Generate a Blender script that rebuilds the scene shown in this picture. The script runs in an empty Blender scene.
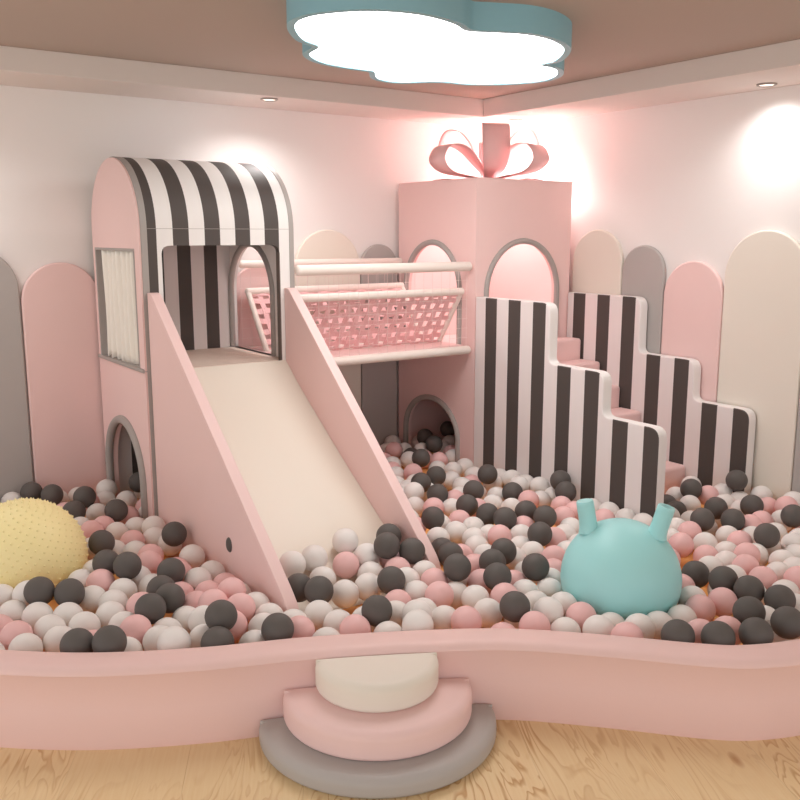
import bpy, bmesh, math, random
from mathutils import Vector, Matrix, Euler
random.seed(5)

# settings of the lamps and the exposure
LAMPS = 5.0
SPOTP = 60.0
SPOTC = (1, .96, .94)
AREAP = 0
EXPO = 0.3
BULGEY = 3.942
BULGEZ = 0.4
BOWA = -14
WCOL = (1, .985, .965, 1)
WSTR = 1.08
CORNER = 2.8
BACKS = 0.45
RIGHTS = 0.42
BOXP = 6.0
SC = bpy.context.scene
COL = SC.collection
PI = math.pi

# ------------------------------------------------------------------ materials
def srgb(r, g, b):
    f = lambda c: c / 12.92 if c <= .04045 else ((c + .055) / 1.055) ** 2.4
    return (f(r / 255), f(g / 255), f(b / 255), 1)

def mat(name, rgb, rough=.55, spec=.35, noise=0.0, scale=6.0, bump=0.0, bscale=60.0, sheen=0.0, sss=0.0):
    m = bpy.data.materials.new(name); m.use_nodes = True
    nt = m.node_tree; b = nt.nodes['Principled BSDF']
    c = srgb(*rgb)
    b.inputs['Base Color'].default_value = c
    b.inputs['Roughness'].default_value = rough
    b.inputs['Specular IOR Level'].default_value = spec
    if sheen: b.inputs['Sheen Weight'].default_value = sheen
    tc = nt.nodes.new('ShaderNodeTexCoord')
    if noise:
        n = nt.nodes.new('ShaderNodeTexNoise'); n.inputs['Scale'].default_value = scale; n.inputs['Detail'].default_value = 4
        nt.links.new(tc.outputs['Object'], n.inputs['Vector'])
        mx = nt.nodes.new('ShaderNodeMix'); mx.data_type = 'RGBA'
        mx.inputs[6].default_value = tuple(v * (1 - noise) for v in c[:3]) + (1,)
        mx.inputs[7].default_value = tuple(min(1, v * (1 + noise)) for v in c[:3]) + (1,)
        nt.links.new(n.outputs['Fac'], mx.inputs[0]); nt.links.new(mx.outputs[2], b.inputs['Base Color'])
    if bump:
        n2 = nt.nodes.new('ShaderNodeTexNoise'); n2.inputs['Scale'].default_value = bscale; n2.inputs['Detail'].default_value = 3
        nt.links.new(tc.outputs['Object'], n2.inputs['Vector'])
        bp = nt.nodes.new('ShaderNodeBump'); bp.inputs['Strength'].default_value = bump; bp.inputs['Distance'].default_value = .01
        nt.links.new(n2.outputs['Fac'], bp.inputs['Height']); nt.links.new(bp.outputs['Normal'], b.inputs['Normal'])
    return m

def stripe_mat(name, axis, start, period, dark, light, lo=-9., hi=9., duty=.5):
    """Dark bands woven into a white cover: dark where fract((coord-start)/period) < duty, object coordinates."""
    m = mat(name, light, .6, .25); nt = m.node_tree; b = nt.nodes['Principled BSDF']
    tc = nt.nodes.new('ShaderNodeTexCoord'); sp = nt.nodes.new('ShaderNodeSeparateXYZ')
    nt.links.new(tc.outputs['Object'], sp.inputs[0])
    def M(op, a, v):
        n = nt.nodes.new('ShaderNodeMath'); n.operation = op
        for i, q in enumerate((a, v)):
            if q is None: continue
            if isinstance(q, (int, float)): n.inputs[i].default_value = q
            else: nt.links.new(q, n.inputs[i])
        return n.outputs[0]
    c = sp.outputs['XYZ'.index(axis)]
    u = M('DIVIDE', M('SUBTRACT', c, start), period)
    f = M('FRACT', u, None)
    d = M('LESS_THAN', f, duty)
    d = M('MULTIPLY', d, M('GREATER_THAN', c, lo)); d = M('MULTIPLY', d, M('LESS_THAN', c, hi))
    mx = nt.nodes.new('ShaderNodeMix'); mx.data_type = 'RGBA'
    mx.inputs[6].default_value = srgb(*light); mx.inputs[7].default_value = srgb(*dark)
    nt.links.new(d, mx.inputs[0]); nt.links.new(mx.outputs[2], b.inputs['Base Color'])
    return m

def emit_mat(name, rgb, strength):
    m = bpy.data.materials.new(name); m.use_nodes = True
    b = m.node_tree.nodes['Principled BSDF']
    b.inputs['Base Color'].default_value = srgb(*rgb); b.inputs['Emission Color'].default_value = srgb(*rgb)
    b.inputs['Emission Strength'].default_value = strength
    return m

PINK = (236, 205, 202); CREAM = (232, 225, 214); GREY = (178, 173, 170); WHITE = (234, 231, 229); DARK = (84, 77, 74)
M = {
 'wall': mat('wall_paint', (236, 232, 230), .8, .2, .01, 3, .04, 120),
 'ceil': mat('ceiling_paint', (182, 168, 158), .85, .15, .01, 2), 'soffit': mat('soffit_paint', (224, 216, 211), .85, .15, .01, 2),
 'pink': mat('pink_leatherette', PINK, .5, .35, .015, 5, .03, 150),
 'pinkin': mat('pale_pink_lining', (244, 224, 222), .6, .25, .01, 5),
 'pink2': mat('pink_foam', (237, 205, 202), .52, .35, .02, 4, .03, 120),
 'rimpink': mat('pink_rim_leatherette', (236, 203, 199), .5, .35, .015, 5, .03, 120),
 'cream': mat('cream_leatherette', CREAM, .5, .35, .012, 5, .03, 150),
 'grey': mat('grey_leatherette', GREY, .5, .35, .015, 5, .03, 150),
 'trim': mat('warm_grey_trim', (166, 160, 156), .5, .35, .02, 9),
 'seam': mat('dark_grey_piping', (110, 100, 95), .6, .3, .02, 9),
 'white': mat('white_leatherette', WHITE, .5, .35, .01, 6, .02, 120),
 'tube': mat('white_padded_tube', (238, 228, 220), .5, .4, .01, 9, .03, 90),
 'curtain': mat('white_curtain_cloth', (238, 234, 226), .85, .1, .015, 20, .08, 300, sheen=.2),
 'wire': mat('white_net_cord', (240, 222, 219), .6, .3, .02, 40),
 'strap': mat('pink_strap_webbing', (234, 190, 191), .65, .25, .03, 30, .05, 300),
 'deckwood': mat('pale_deck_boards', (232, 214, 200), .5, .35, .03, 8),
 'slide': mat('cream_slide_plastic', (230, 221, 208), .4, .4, .01, 3),
 'ballw': mat('white_ball_plastic', (234, 230, 227), .5, .4, .01, 14),
 'ballp': mat('pink_ball_plastic', (236, 192, 191), .5, .4, .015, 14),
 'ballk': mat('dark_grey_ball_plastic', (94, 89, 86), .6, .35, .03, 14),
 'teal': mat('teal_ball_rubber', (166, 226, 228), .42, .4, .015, 5),
 'tealrim': mat('teal_lamp_rim', (142, 190, 204), .5, .35, .015, 6),
 'yellow': mat('yellow_ball_rubber', (247, 233, 174), .5, .35, .02, 5),
 'ribbon': mat('pink_ribbon_satin', (233, 192, 192), .4, .4, .015, 12),
 'metal': mat('downlight_chrome', (150, 140, 132), .35, .6, .02, 30),
 'mat': mat('warm_bounce_pit_floor', (240, 178, 110), .6, .3, .04, 5),  # wood pit floor, warm bounced light put into its orange
 'roofstripe': stripe_mat('striped_cover', 'X', 1.882 - .0945 * 0, .1912, DARK, WHITE, 1.69, 2.64),
 'backstripe': stripe_mat('striped_back_cover', 'X', 2.223, .1885, DARK, (226, 220, 219), 1.74, 2.6),
 'sidestripe': stripe_mat('striped_inner_side', 'Y', 5.145, .19, DARK, (226, 220, 219)),
 'panelA': stripe_mat('striped_stair_panel', 'Y', 4.785 - .1205, .2385, DARK, (234, 228, 227), 3.2, 4.80, .5),
 'panelB': stripe_mat('striped_far_stair_panel', 'Y', 4.828 - .1205, .2387, DARK, (234, 228, 227), 3.2, 4.86, .5),
 'glow': emit_mat('lamp_diffuser', (255, 253, 251), LAMPS),
 'spotglow': emit_mat('downlight_glow', (255, 240, 230), 1.3),
}

def wood_floor():
    m = bpy.data.materials.new('light_wood_floor'); m.use_nodes = True
    nt = m.node_tree; N = nt.nodes; L = nt.links; b = N['Principled BSDF']
    b.inputs['Roughness'].default_value = .42; b.inputs['Specular IOR Level'].default_value = .35
    tc = N.new('ShaderNodeTexCoord')
    rot = N.new('ShaderNodeMapping'); rot.inputs['Rotation'].default_value = (0, 0, math.radians(-62))
    L.new(tc.outputs['Object'], rot.inputs['Vector'])
    # boards (broad, faint joints)
    br = N.new('ShaderNodeTexBrick'); br.offset = .42; br.inputs['Scale'].default_value = 1.0
    br.inputs['Brick Width'].default_value = 3.4; br.inputs['Row Height'].default_value = .42
    br.inputs['Mortar Size'].default_value = .0016; br.inputs['Mortar Smooth'].default_value = .3; br.inputs['Bias'].default_value = 0
    br.inputs['Color1'].default_value = (.35, .35, .35, 1); br.inputs['Color2'].default_value = (.65, .65, .65, 1); br.inputs['Mortar'].default_value = (0, 0, 0, 1)
    L.new(rot.outputs[0], br.inputs['Vector'])
    # per-board shift of the grain
    off = N.new('ShaderNodeVectorMath'); off.operation = 'MULTIPLY_ADD'
    off.inputs[1].default_value = (7.0, 3.0, 0); L.new(br.outputs['Color'], off.inputs[0]); L.new(rot.outputs[0], off.inputs[2])
    st = N.new('ShaderNodeMapping'); st.inputs['Scale'].default_value = (.55, 2.6, 1); L.new(off.outputs[0], st.inputs['Vector'])
    n1 = N.new('ShaderNodeTexNoise'); n1.inputs['Scale'].default_value = 1.9; n1.inputs['Detail'].default_value = 3; n1.inputs['Distortion'].default_value = .9
    L.new(st.outputs[0], n1.inputs['Vector'])
    # growth rings: contour lines of the stretched noise
    mu = N.new('ShaderNodeMath'); mu.operation = 'MULTIPLY'; mu.inputs[1].default_value = 15.0; L.new(n1.outputs['Fac'], mu.inputs[0])
    fr = N.new('ShaderNodeMath'); fr.operation = 'FRACT'; L.new(mu.outputs[0], fr.inputs[0])
    rp = N.new('ShaderNodeValToRGB'); e = rp.color_ramp.elements
    e[0].position = 0; e[0].color = (0, 0, 0, 1); e[1].position = .55; e[1].color = (0, 0, 0, 1)
    q = e.new(.9); q.color = (1, 1, 1, 1); q = e.new(1.0); q.color = (0, 0, 0, 1)
    L.new(fr.outputs[0], rp.inputs[0])
    # rings fade in and out
    n2 = N.new('ShaderNodeTexNoise'); n2.inputs['Scale'].default_value = 1.6; n2.inputs['Detail'].default_value = 2; L.new(off.outputs[0], n2.inputs['Vector'])
    r2 = N.new('ShaderNodeValToRGB'); r2.color_ramp.elements[0].position = .33; r2.color_ramp.elements[1].position = .68
    L.new(n2.outputs['Fac'], r2.inputs[0])
    m1 = N.new('ShaderNodeMath'); m1.operation = 'MULTIPLY'; L.new(rp.outputs[0], m1.inputs[0]); L.new(r2.outputs[0], m1.inputs[1])
    # fine fibre
    sf = N.new('ShaderNodeMapping'); sf.inputs['Scale'].default_value = (3, 70, 1); L.new(off.outputs[0], sf.inputs['Vector'])
    n3 = N.new('ShaderNodeTexNoise'); n3.inputs['Scale'].default_value = 1.5; n3.inputs['Detail'].default_value = 4; L.new(sf.outputs[0], n3.inputs['Vector'])
    base = N.new('ShaderNodeMix'); base.data_type = 'RGBA'; base.inputs[6].default_value = srgb(236, 204, 152); base.inputs[7].default_value = srgb(247, 224, 182)
    L.new(n3.outputs['Fac'], base.inputs[0])
    bt = N.new('ShaderNodeMix'); bt.data_type = 'RGBA'; bt.blend_type = 'MULTIPLY'; bt.inputs[0].default_value = .16
    L.new(base.outputs[2], bt.inputs[6]); L.new(br.outputs['Color'], bt.inputs[7])
    g = N.new('ShaderNodeMix'); g.data_type = 'RGBA'; g.inputs[7].default_value = srgb(190, 140, 84)
    sc = N.new('ShaderNodeMath'); sc.operation = 'MULTIPLY'; sc.inputs[1].default_value = .85; L.new(m1.outputs[0], sc.inputs[0])
    L.new(sc.outputs[0], g.inputs[0]); L.new(bt.outputs[2], g.inputs[6])
    # knots
    sk = N.new('ShaderNodeMapping'); sk.inputs['Scale'].default_value = (1.0, 2.6, 1); L.new(rot.outputs[0], sk.inputs['Vector'])
    vo = N.new('ShaderNodeTexVoronoi'); vo.inputs['Scale'].default_value = 1.15; L.new(sk.outputs[0], vo.inputs['Vector'])
    rk = N.new('ShaderNodeValToRGB'); rk.color_ramp.elements[0].position = .035; rk.color_ramp.elements[0].color = (1, 1, 1, 1)
    rk.color_ramp.elements[1].position = .075; rk.color_ramp.elements[1].color = (0, 0, 0, 1)
    L.new(vo.outputs['Distance'], rk.inputs[0])
    k = N.new('ShaderNodeMix'); k.data_type = 'RGBA'; k.inputs[7].default_value = srgb(178, 120, 70)
    ks = N.new('ShaderNodeMath'); ks.operation = 'MULTIPLY'; ks.inputs[1].default_value = .7; L.new(rk.outputs[0], ks.inputs[0])
    L.new(ks.outputs[0], k.inputs[0]); L.new(g.outputs[2], k.inputs[6])
    L.new(k.outputs[2], b.inputs['Base Color'])
    return m
M['floor'] = wood_floor()

# ------------------------------------------------------------------ builders
def obj(name, bm, m, parent=None, smooth=None, bevel=0, seg=3, solid=0):
    me = bpy.data.meshes.new(name)
    bmesh.ops.recalc_face_normals(bm, faces=bm.faces)
    bm.to_mesh(me); bm.free()
    for q in (m if isinstance(m, (list, tuple)) else [m]): me.materials.append(q)
    o = bpy.data.objects.new(name, me); COL.objects.link(o)
    if parent is not None:
        o.parent = parent; o.matrix_parent_inverse = Matrix.Translation(-parent.location) if parent.type == 'EMPTY' else Matrix.Translation(-root_loc(parent))
    if solid:
        s = o.modifiers.new('thickness', 'SOLIDIFY'); s.thickness = solid; s.offset = 0
    if bevel:
        s = o.modifiers.new('rounded_edges', 'BEVEL'); s.width = bevel; s.segments = seg; s.limit_method = 'ANGLE'; s.angle_limit = math.radians(40)
    if smooth is not None:
        me.polygons.foreach_set('use_smooth', [True] * len(me.polygons))
        try: me.set_sharp_from_angle(angle=math.radians(smooth))
        except Exception: pass
    return o

def root_loc(o):
    v = Vector((0, 0, 0))
    while o is not None:
        v += o.location
        if o.parent is not None: v += o.matrix_parent_inverse.translation
        o = o.parent
    return v

def tag(o, label=None, cat=None, group=None, kind=None):
    if label: o['label'] = label
    if cat: o['category'] = cat
    if group: o['group'] = group
    if kind: o['kind'] = kind
    return o

def thing(name, label, cat, loc=(0, 0, 0), group=None):
    o = bpy.data.objects.new(name, None); COL.objects.link(o); o.location = loc; o.empty_display_size = .1
    return tag(o, label, cat, group)

def box(bm, x0, x1, y0, y1, z0, z1, mi=0):
    v = [bm.verts.new((x, y, z)) for z in (z0, z1) for y in (y0, y1) for x in (x0, x1)]
    fs = []
    for f in ((0, 2, 3, 1), (4, 5, 7, 6), (0, 1, 5, 4), (2, 6, 7, 3), (0, 4, 6, 2), (1, 3, 7, 5)):
        q = bm.faces.new([v[i] for i in f]); q.material_index = mi; fs.append(q)
    return fs

def prism(bm, pts, plane, a, b, mi=0):
    """Extrude a 2D outline. plane 'YZ' -> along X from a to b, 'XZ' -> along Y, 'XY' -> along Z."""
    def P(u, v, w): return {'YZ': (w, u, v), 'XZ': (u, w, v), 'XY': (u, v, w)}[plane]
    A = [bm.verts.new(P(u, v, a)) for u, v in pts]; B = [bm.verts.new(P(u, v, b)) for u, v in pts]
    n = len(pts)
    f = [bm.faces.new(A), bm.faces.new(B[::-1])]
    for i in range(n):
        f.append(bm.faces.new([A[i], A[(i + 1) % n], B[(i + 1) % n], B[i]]))
    for q in f: q.material_index = mi
    return f

def plate_with_hole(bm, outer, hole, plane, a, b):
    """A slab with an opening; outer and hole are outlines with the same number of points, matched by index."""
    def P(u, v, w): return {'YZ': (w, u, v), 'XZ': (u, w, v), 'XY': (u, v, w)}[plane]
    n = len(outer)
    oa = [bm.verts.new(P(*p, a)) for p in outer]; ob = [bm.verts.new(P(*p, b)) for p in outer]
    ha = [bm.verts.new(P(*p, a)) for p in hole]; hb = [bm.verts.new(P(*p, b)) for p in hole]
    for i in range(n):
        j = (i + 1) % n
        bm.faces.new([oa[i], oa[j], ha[j], ha[i]]); bm.faces.new([ob[j], ob[i], hb[i], hb[j]])
        bm.faces.new([oa[j], oa[i], ob[i], ob[j]]); bm.faces.new([ha[i], ha[j], hb[j], hb[i]])

def arch(cx, hw, z0, zs, rise, n=24):
    """Arch outline, bottom-left, up, over, down: points (u, z)."""
    p = [(cx - hw, z0)]
    for i in range(n + 1):
        t = PI - PI * i / n
        p.append((cx + hw * math.cos(t), zs + rise * math.sin(t)))
    p.append((cx + hw, z0))
    return p

def tube(bm, pts, r, seg=12, closed=False, cap=True, mi=0):
    pts = [Vector(p) for p in pts]; n = len(pts); rings = []
    prev = None
    for i, p in enumerate(pts):
        if closed: t = pts[(i + 1) % n] - pts[i - 1]
        else: t = pts[min(i + 1, n - 1)] - pts[max(i - 1, 0)]
        t.normalize()
        if prev is None:
            up = Vector((0, 0, 1)) if abs(t.z) < .9 else Vector((1, 0, 0))
            a = t.cross(up).normalized()
        else:
            a = prev - t * prev.dot(t)
            a = a.normalized() if a.length > 1e-6 else t.orthogonal().normalized()
        prev = a; b = t.cross(a)
        rr = r[i] if isinstance(r, (list, tuple)) else r
        rings.append([bm.verts.new(p + a * (rr * math.cos(2 * PI * k / seg)) + b * (rr * math.sin(2 * PI * k / seg))) for k in range(seg)])
    m = n if closed else n - 1
    for i in range(m):
        A, B = rings[i], rings[(i + 1) % n]
        for k in range(seg):
            bm.faces.new([A[k], A[(k + 1) % seg], B[(k + 1) % seg], B[k]]).material_index = mi
    if cap and not closed:
        bm.faces.new(rings[0][::-1]); bm.faces.new(rings[-1])

def capsule(bm, a, b, r, seg=14):
    a, b = Vector(a), Vector(b); d = (b - a).normalized(); pts = []; rad = []
    for i in range(5):
        t = PI / 2 * i / 5; pts.append(a + d * (r - r * math.cos(t)) * .6); rad.append(max(.0006, r * math.sin(t)))
    pts.append(a + d * r * .6); rad.append(r)
    pts.append(b - d * r * .6); rad.append(r)
    for i in range(4, -1, -1):
        t = PI / 2 * i / 5; pts.append(b - d * (r - r * math.cos(t)) * .6); rad.append(max(.0006, r * math.sin(t)))
    tube(bm, pts, rad, seg)

def catmull(P, n=10, closed=False):
    out = []; P = [Vector((*p, 0)) if len(p) == 2 else Vector(p) for p in P]; m = len(P)
    rng = range(m if closed else m - 1)
    for i in rng:
        if closed: a, b, c, d = P[i - 1], P[i], P[(i + 1) % m], P[(i + 2) % m]
        else: a, b, c, d = P[max(i - 1, 0)], P[i], P[i + 1], P[min(i + 2, m - 1)]
        for k in range(n):
            t = k / n
            out.append(.5 * ((2 * b) + (c - a) * t + (2 * a - 5 * b + 4 * c - d) * t * t + (3 * b - a - 3 * c + d) * t ** 3))
    if not closed: out.append(P[-1])
    return out

def rounded(pts, rad, n=6):
    """Round the corners of a 2D outline; rad is one radius or a list with one per corner."""
    out = []; m = len(pts)
    for i in range(m):
        p = Vector(pts[i]); a = Vector(pts[i - 1]) - p; b = Vector(pts[(i + 1) % m]) - p
        r = rad[i] if isinstance(rad, (list, tuple)) else rad
        if r <= 0: out.append((p.x, p.y)); continue
        r = min(r, a.length * .49, b.length * .49); a.normalize(); b.normalize()
        s, e = p + a * r, p + b * r
        for k in range(n + 1):
            t = k / n; q = s * (1 - t) ** 2 + p * 2 * t * (1 - t) + e * t ** 2
            out.append((q.x, q.y))
    return out

def pad(bm, pts, z0, z1, r, n=6, flat=()):
    """a cushion: outline extruded in z with round top and bottom edges"""
    m = len(pts); ar = sum(pts[i - 1][0] * pts[i][1] - pts[i][0] * pts[i - 1][1] for i in range(m)); sg = 1 if ar > 0 else -1
    nrm = []
    for i in range(m):
        t = (Vector(pts[(i + 1) % m]) - Vector(pts[i - 1])).normalized(); nrm.append(Vector((-t.y, t.x)) * sg * (.06 if i in flat else 1))
    lev = [(r * .6 * (1 - math.sin(k * PI / 2 / n)), z0 + r * .6 * (1 - math.cos(k * PI / 2 / n))) for k in range(n + 1)] + [(r * (1 - math.cos(k * PI / 2 / n)), z1 - r + r * math.sin(k * PI / 2 / n)) for k in range(n + 1)]
    rings = [[bm.verts.new((p[0] + q.x * d, p[1] + q.y * d, z)) for p, q in zip(pts, nrm)] for d, z in lev]
    for A, B in zip(rings, rings[1:]):
        for i in range(m): bm.faces.new([A[i], A[(i + 1) % m], B[(i + 1) % m], B[i]])
    bm.faces.new(rings[0][::-1]); bm.faces.new(rings[-1])

TEALC, TEALR = Vector((3.076, 2.640, .346)), .273
YELC, YELR = Vector((.893, 4.585, .307)), .303

# ------------------------------------------------------------------ the room
XL, XR, YF, YB, ZC, ZS = -1.9, 5.08, -2.0, 5.90, 2.904, 2.776
def struct(name, bm, m, **k):
    return tag(obj(name, bm, m, **k), kind='structure')
bm = bmesh.new(); box(bm, XL - .1, XR + .1, YF - .1, YB + .1, -.1, 0); struct('floor', bm, M['floor'])
bm = bmesh.new(); box(bm, XL - .1, XR + .1, YF - .1, YB + .1, ZC, ZC + .1); struct('ceiling', bm, M['ceil'])
bm = bmesh.new(); box(bm, XL - .1, XR + .1, YB, YB + .1, 0, ZC); struct('wall_back', bm, M['wall'])
bm = bmesh.new(); box(bm, XR, XR + .1, YF - .1, YB + .1, 0, ZC); struct('wall_right', bm, M['wall'])
bm = bmesh.new(); box(bm, XL, XR, 5.38, YB, ZS, ZC); struct('trim_1', bm, M['soffit'], bevel=.004)      # dropped soffit along the back wall
bm = bmesh.new(); box(bm, 4.50, XR, YF, 5.38, ZS, ZC); struct('trim_2', bm, M['soffit'], bevel=.004)     # along the right wall

# downlights recessed in the soffits
def downlight(x, y, label, power, blend=.9, size=100, soft=.04, col=None):
    t = thing('recessed_downlight', label, 'ceiling light', (x, y, ZS), 'recessed downlights in the soffit')
    bm = bmesh.new(); tube(bm, [(x + .05 * math.cos(a * PI / 16), y + .05 * math.sin(a * PI / 16), ZS - .003) for a in range(32)], .008, 10, closed=True)
    obj('trim_ring', bm, M['metal'], t, smooth=60)
    bm = bmesh.new(); bmesh.ops.create_cone(bm, cap_ends=True, segments=32, radius1=.042, radius2=.042, depth=.004, matrix=Matrix.Translation((x, y, ZS - .004)))
    tag(obj('lens', bm, M['spotglow'], t), 'glowing round lens')
    L = bpy.data.lights.new('downlight_beam', 'SPOT'); L.energy = power; L.spot_size = math.radians(size); L.spot_blend = blend
    L.shadow_soft_size = soft; L.color = col or SPOTC
    lo = bpy.data.objects.new('downlight_beam', L); COL.objects.link(lo); lo.location = (x, y, ZS - .03)
    return t
downlight(2.77, 5.475, 'round chrome downlight in the back soffit above the striped tower roof', SPOTP * BACKS, 1.0, 150)
downlight(4.905, 3.287, 'round chrome downlight in the side soffit above the cream and pink wall boards', SPOTP * RIGHTS, 1.0, 150, .08)
downlight(4.80, 5.36, 'round chrome downlight in the soffit corner just behind the gift bow', SPOTP * CORNER, 1.0, 140, .12, (1, .90, .89))
downlight(.55, 5.50, 'round chrome downlight in the back soffit above the left-hand grey wall board', SPOTP * BACKS, 1.0, 150)

# cloud ceiling lamp
CL = [(1.968, 3.631), (1.918, 3.483), (1.95, 3.35), (2.062, 3.214), (2.217, 3.147), (2.364, 3.147), (2.507, 3.191), (2.621, 3.254), (2.735, 3.214), (2.883, 3.161), (3.053, 3.179), (3.235, 3.276), (3.367, 3.428), (3.439, 3.560), (3.450, 3.660), (3.581, 3.69), (3.71, 3.799), (3.79, 3.937), (3.79, 4.074), (3.679, 4.239), (3.517, 4.351), (3.372, 4.364), (3.264, 4.422), (3.161, 4.528), (3.05, 4.536), (2.946, 4.474), (2.833, 4.325), (2.751, 4.312), (2.6, 4.3), (2.441, 4.243), (2.303, 4.104), (2.254, 3.923), (2.117, 3.829)]
cl = [(p.x, p.y) for p in catmull(CL, 5, True)]
def offset(poly, d):
    out = []; n = len(poly)
    for i in range(n):
        a, b = Vector(poly[i - 1]), Vector(poly[(i + 1) % n]); t = (b - a).normalized()
        out.append((poly[i][0] + t.y * d, poly[i][1] - t.x * d))
    return out
area = sum(cl[i - 1][0] * cl[i][1] - cl[i][0] * cl[i - 1][1] for i in range(len(cl)))
sgn = 1 if area > 0 else -1
cx, cy = 2.85, 3.8
t = thing('cloud_lamp', 'large cloud-shaped ceiling lamp with teal rim and glowing white face', 'ceiling lamp', (cx, cy, ZC))
bm = bmesh.new()
o1 = offset(cl, .034 * sgn)
plate_with_hole(bm, o1, cl, 'XY', 2.786, ZC)
tag(obj('rim', bm, M['tealrim'], t, smooth=50), 'teal rim following the cloud outline')
bm = bmesh.new(); prism(bm, cl, 'XY', 2.792, 2.80)
tag(obj('diffuser', bm, M['glow'], t), 'glowing white diffuser')

# ------------------------------------------------------------------ padded arch boards on the walls
def board(wall, c, hw, top, m, label, th=.035):
    bm = bmesh.new(); zs = top - hw
    pl, a, b = ('XZ', YB - th, YB - .001) if wall == 'back' else ('YZ', XR - th, XR - .001)
    prism(bm, arch(c, hw - .0015, .002, zs, hw, 28), pl, a, b)
    o = obj('arch_wall_board', bm, M[m], None, smooth=45, bevel=.01, seg=3)
    return tag(o, label, 'wall pad', 'arch-topped padded boards on the walls')
board('back', .985, .25, 1.83, 'grey', 'grey arch-topped wall board beside the pink one, behind the yellow ball')
board('back', 1.485, .245, 1.735, 'pink', 'pink arch-topped wall board between grey board and the striped-roof tower')
board('back', 2.87, .265, 1.70, 'pink', 'pink arch-topped wall board seen through the tower doorway, behind the bridge')
board('back', 3.425, .283, 1.945, 'cream', 'cream arch-topped wall board behind the net bridge')
board('back', 3.885, .172, 1.835, 'grey', 'grey arch-topped wall board between bridge-side cream board and gift box')
board('right', 4.70, .247, 1.945, 'cream', 'cream arch-topped wall board next to the gift box above the stairs')
board('right', 4.262, .188, 1.835, 'grey', 'narrow grey arch-topped wall board behind the striped stair side')
board('right', 3.832, .237, 1.735, 'pink', 'pink arch-topped wall board between narrow grey and tall cream boards')
board('right', 3.305, .287, 1.935, 'cream', 'widest and tallest cream arch-topped wall board, beside the low end of the stairs')
board('right', 2.765, .25, 1.80, 'grey', 'grey arch-topped wall board cut by the picture edge beside tall cream board')

# ------------------------------------------------------------------ ball pit shell
RIM = [(-.2, YB - .002), (-.2, 5.0), (-.05, 4.35), (.26, 3.86), (.575, 3.54), (.869, 3.305), (1.217, 3.115), (1.588, 2.965), (1.949, 2.785), (2.302, 2.570), (2.589, 2.300), (2.844, 2.026), (2.985, 1.915), (3.208, 1.828), (3.6, 1.74), (4.2, 1.7), (XR - .002, 1.7)]
rc = [(p.x, p.y) for p in catmull(RIM, 8)]
def normals(c):
    out = []
    for i in range(len(c)):
        a, b = Vector(c[max(i - 1, 0)]), Vector(c[min(i + 1, len(c) - 1)]); t = (b - a).normalized(); out.append(Vector((-t.y, t.x)))
    return out
nr = normals(rc)
TH = .150
prof = [(0, .0), (0, .312), (-.004, .324), (-.012, .330), (-.022, .332), (-TH + .036, .332), (-TH + .018, .328), (-TH + .006, .319), (-TH, .306), (-TH - .001, .301), (-TH + .004, .296), (-TH + .003, .16), (-TH + .002, .02), (-TH + .008, .0)]
bm = bmesh.new(); rows = []
for (x, y), n in zip(rc, nr):
    rows.append([bm.verts.new((x + n.x * d, y + n.y * d, z)) for d, z in prof])
for i in range(len(rows) - 1):
    for k in range(len(prof)):
        j = (k + 1) % len(prof)
        bm.faces.new([rows[i][k], rows[i][j], rows[i + 1][j], rows[i + 1][k]])
bm.faces.new(rows[0]); bm.faces.new(rows[-1][::-1])
tag(obj('pit_wall', bm, M['rimpink'], None, smooth=50), 'low wavy pink padded wall around the ball pit', 'ball pit wall')
# raised pit floor under the balls, warm bounce put into its colour
inner = [(x + n.x * .004, y + n.y * .004) for (x, y), n in zip(rc, nr)]
bm = bmesh.new()
mo = [(max(-.19, x), min(y, YB - .002)) for x, y in inner][1:-1] + [(XR - .002, 1.71), (XR - .002, YB - .002)]
loops = [mo] + [[(c.x + q * math.cos(2 * PI * i / 40), c.y + q * math.sin(2 * PI * i / 40)) for i in range(40)] for c, q in ((TEALC, .205), (YELC, .275))]
edges = []
for lp in loops:
    vs = [bm.verts.new((x, y, .165)) for x, y in lp]
    edges += [bm.edges.new((vs[i - 1], vs[i])) for i in range(len(vs))]
fill = bmesh.ops.triangle_fill(bm, use_beauty=True, use_dissolve=False, edges=edges)
ext = bmesh.ops.extrude_face_region(bm, geom=[g for g in fill['geom'] if isinstance(g, bmesh.types.BMFace)])
for v in [g for g in ext['geom'] if isinstance(g, bmesh.types.BMVert)]: v.co.z = .001
PITFLOOR = tag(obj('raised_pit_floor', bm, M['mat'], None), 'orange-tan pit floor showing between the balls in the pit', 'floor mat')

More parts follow.
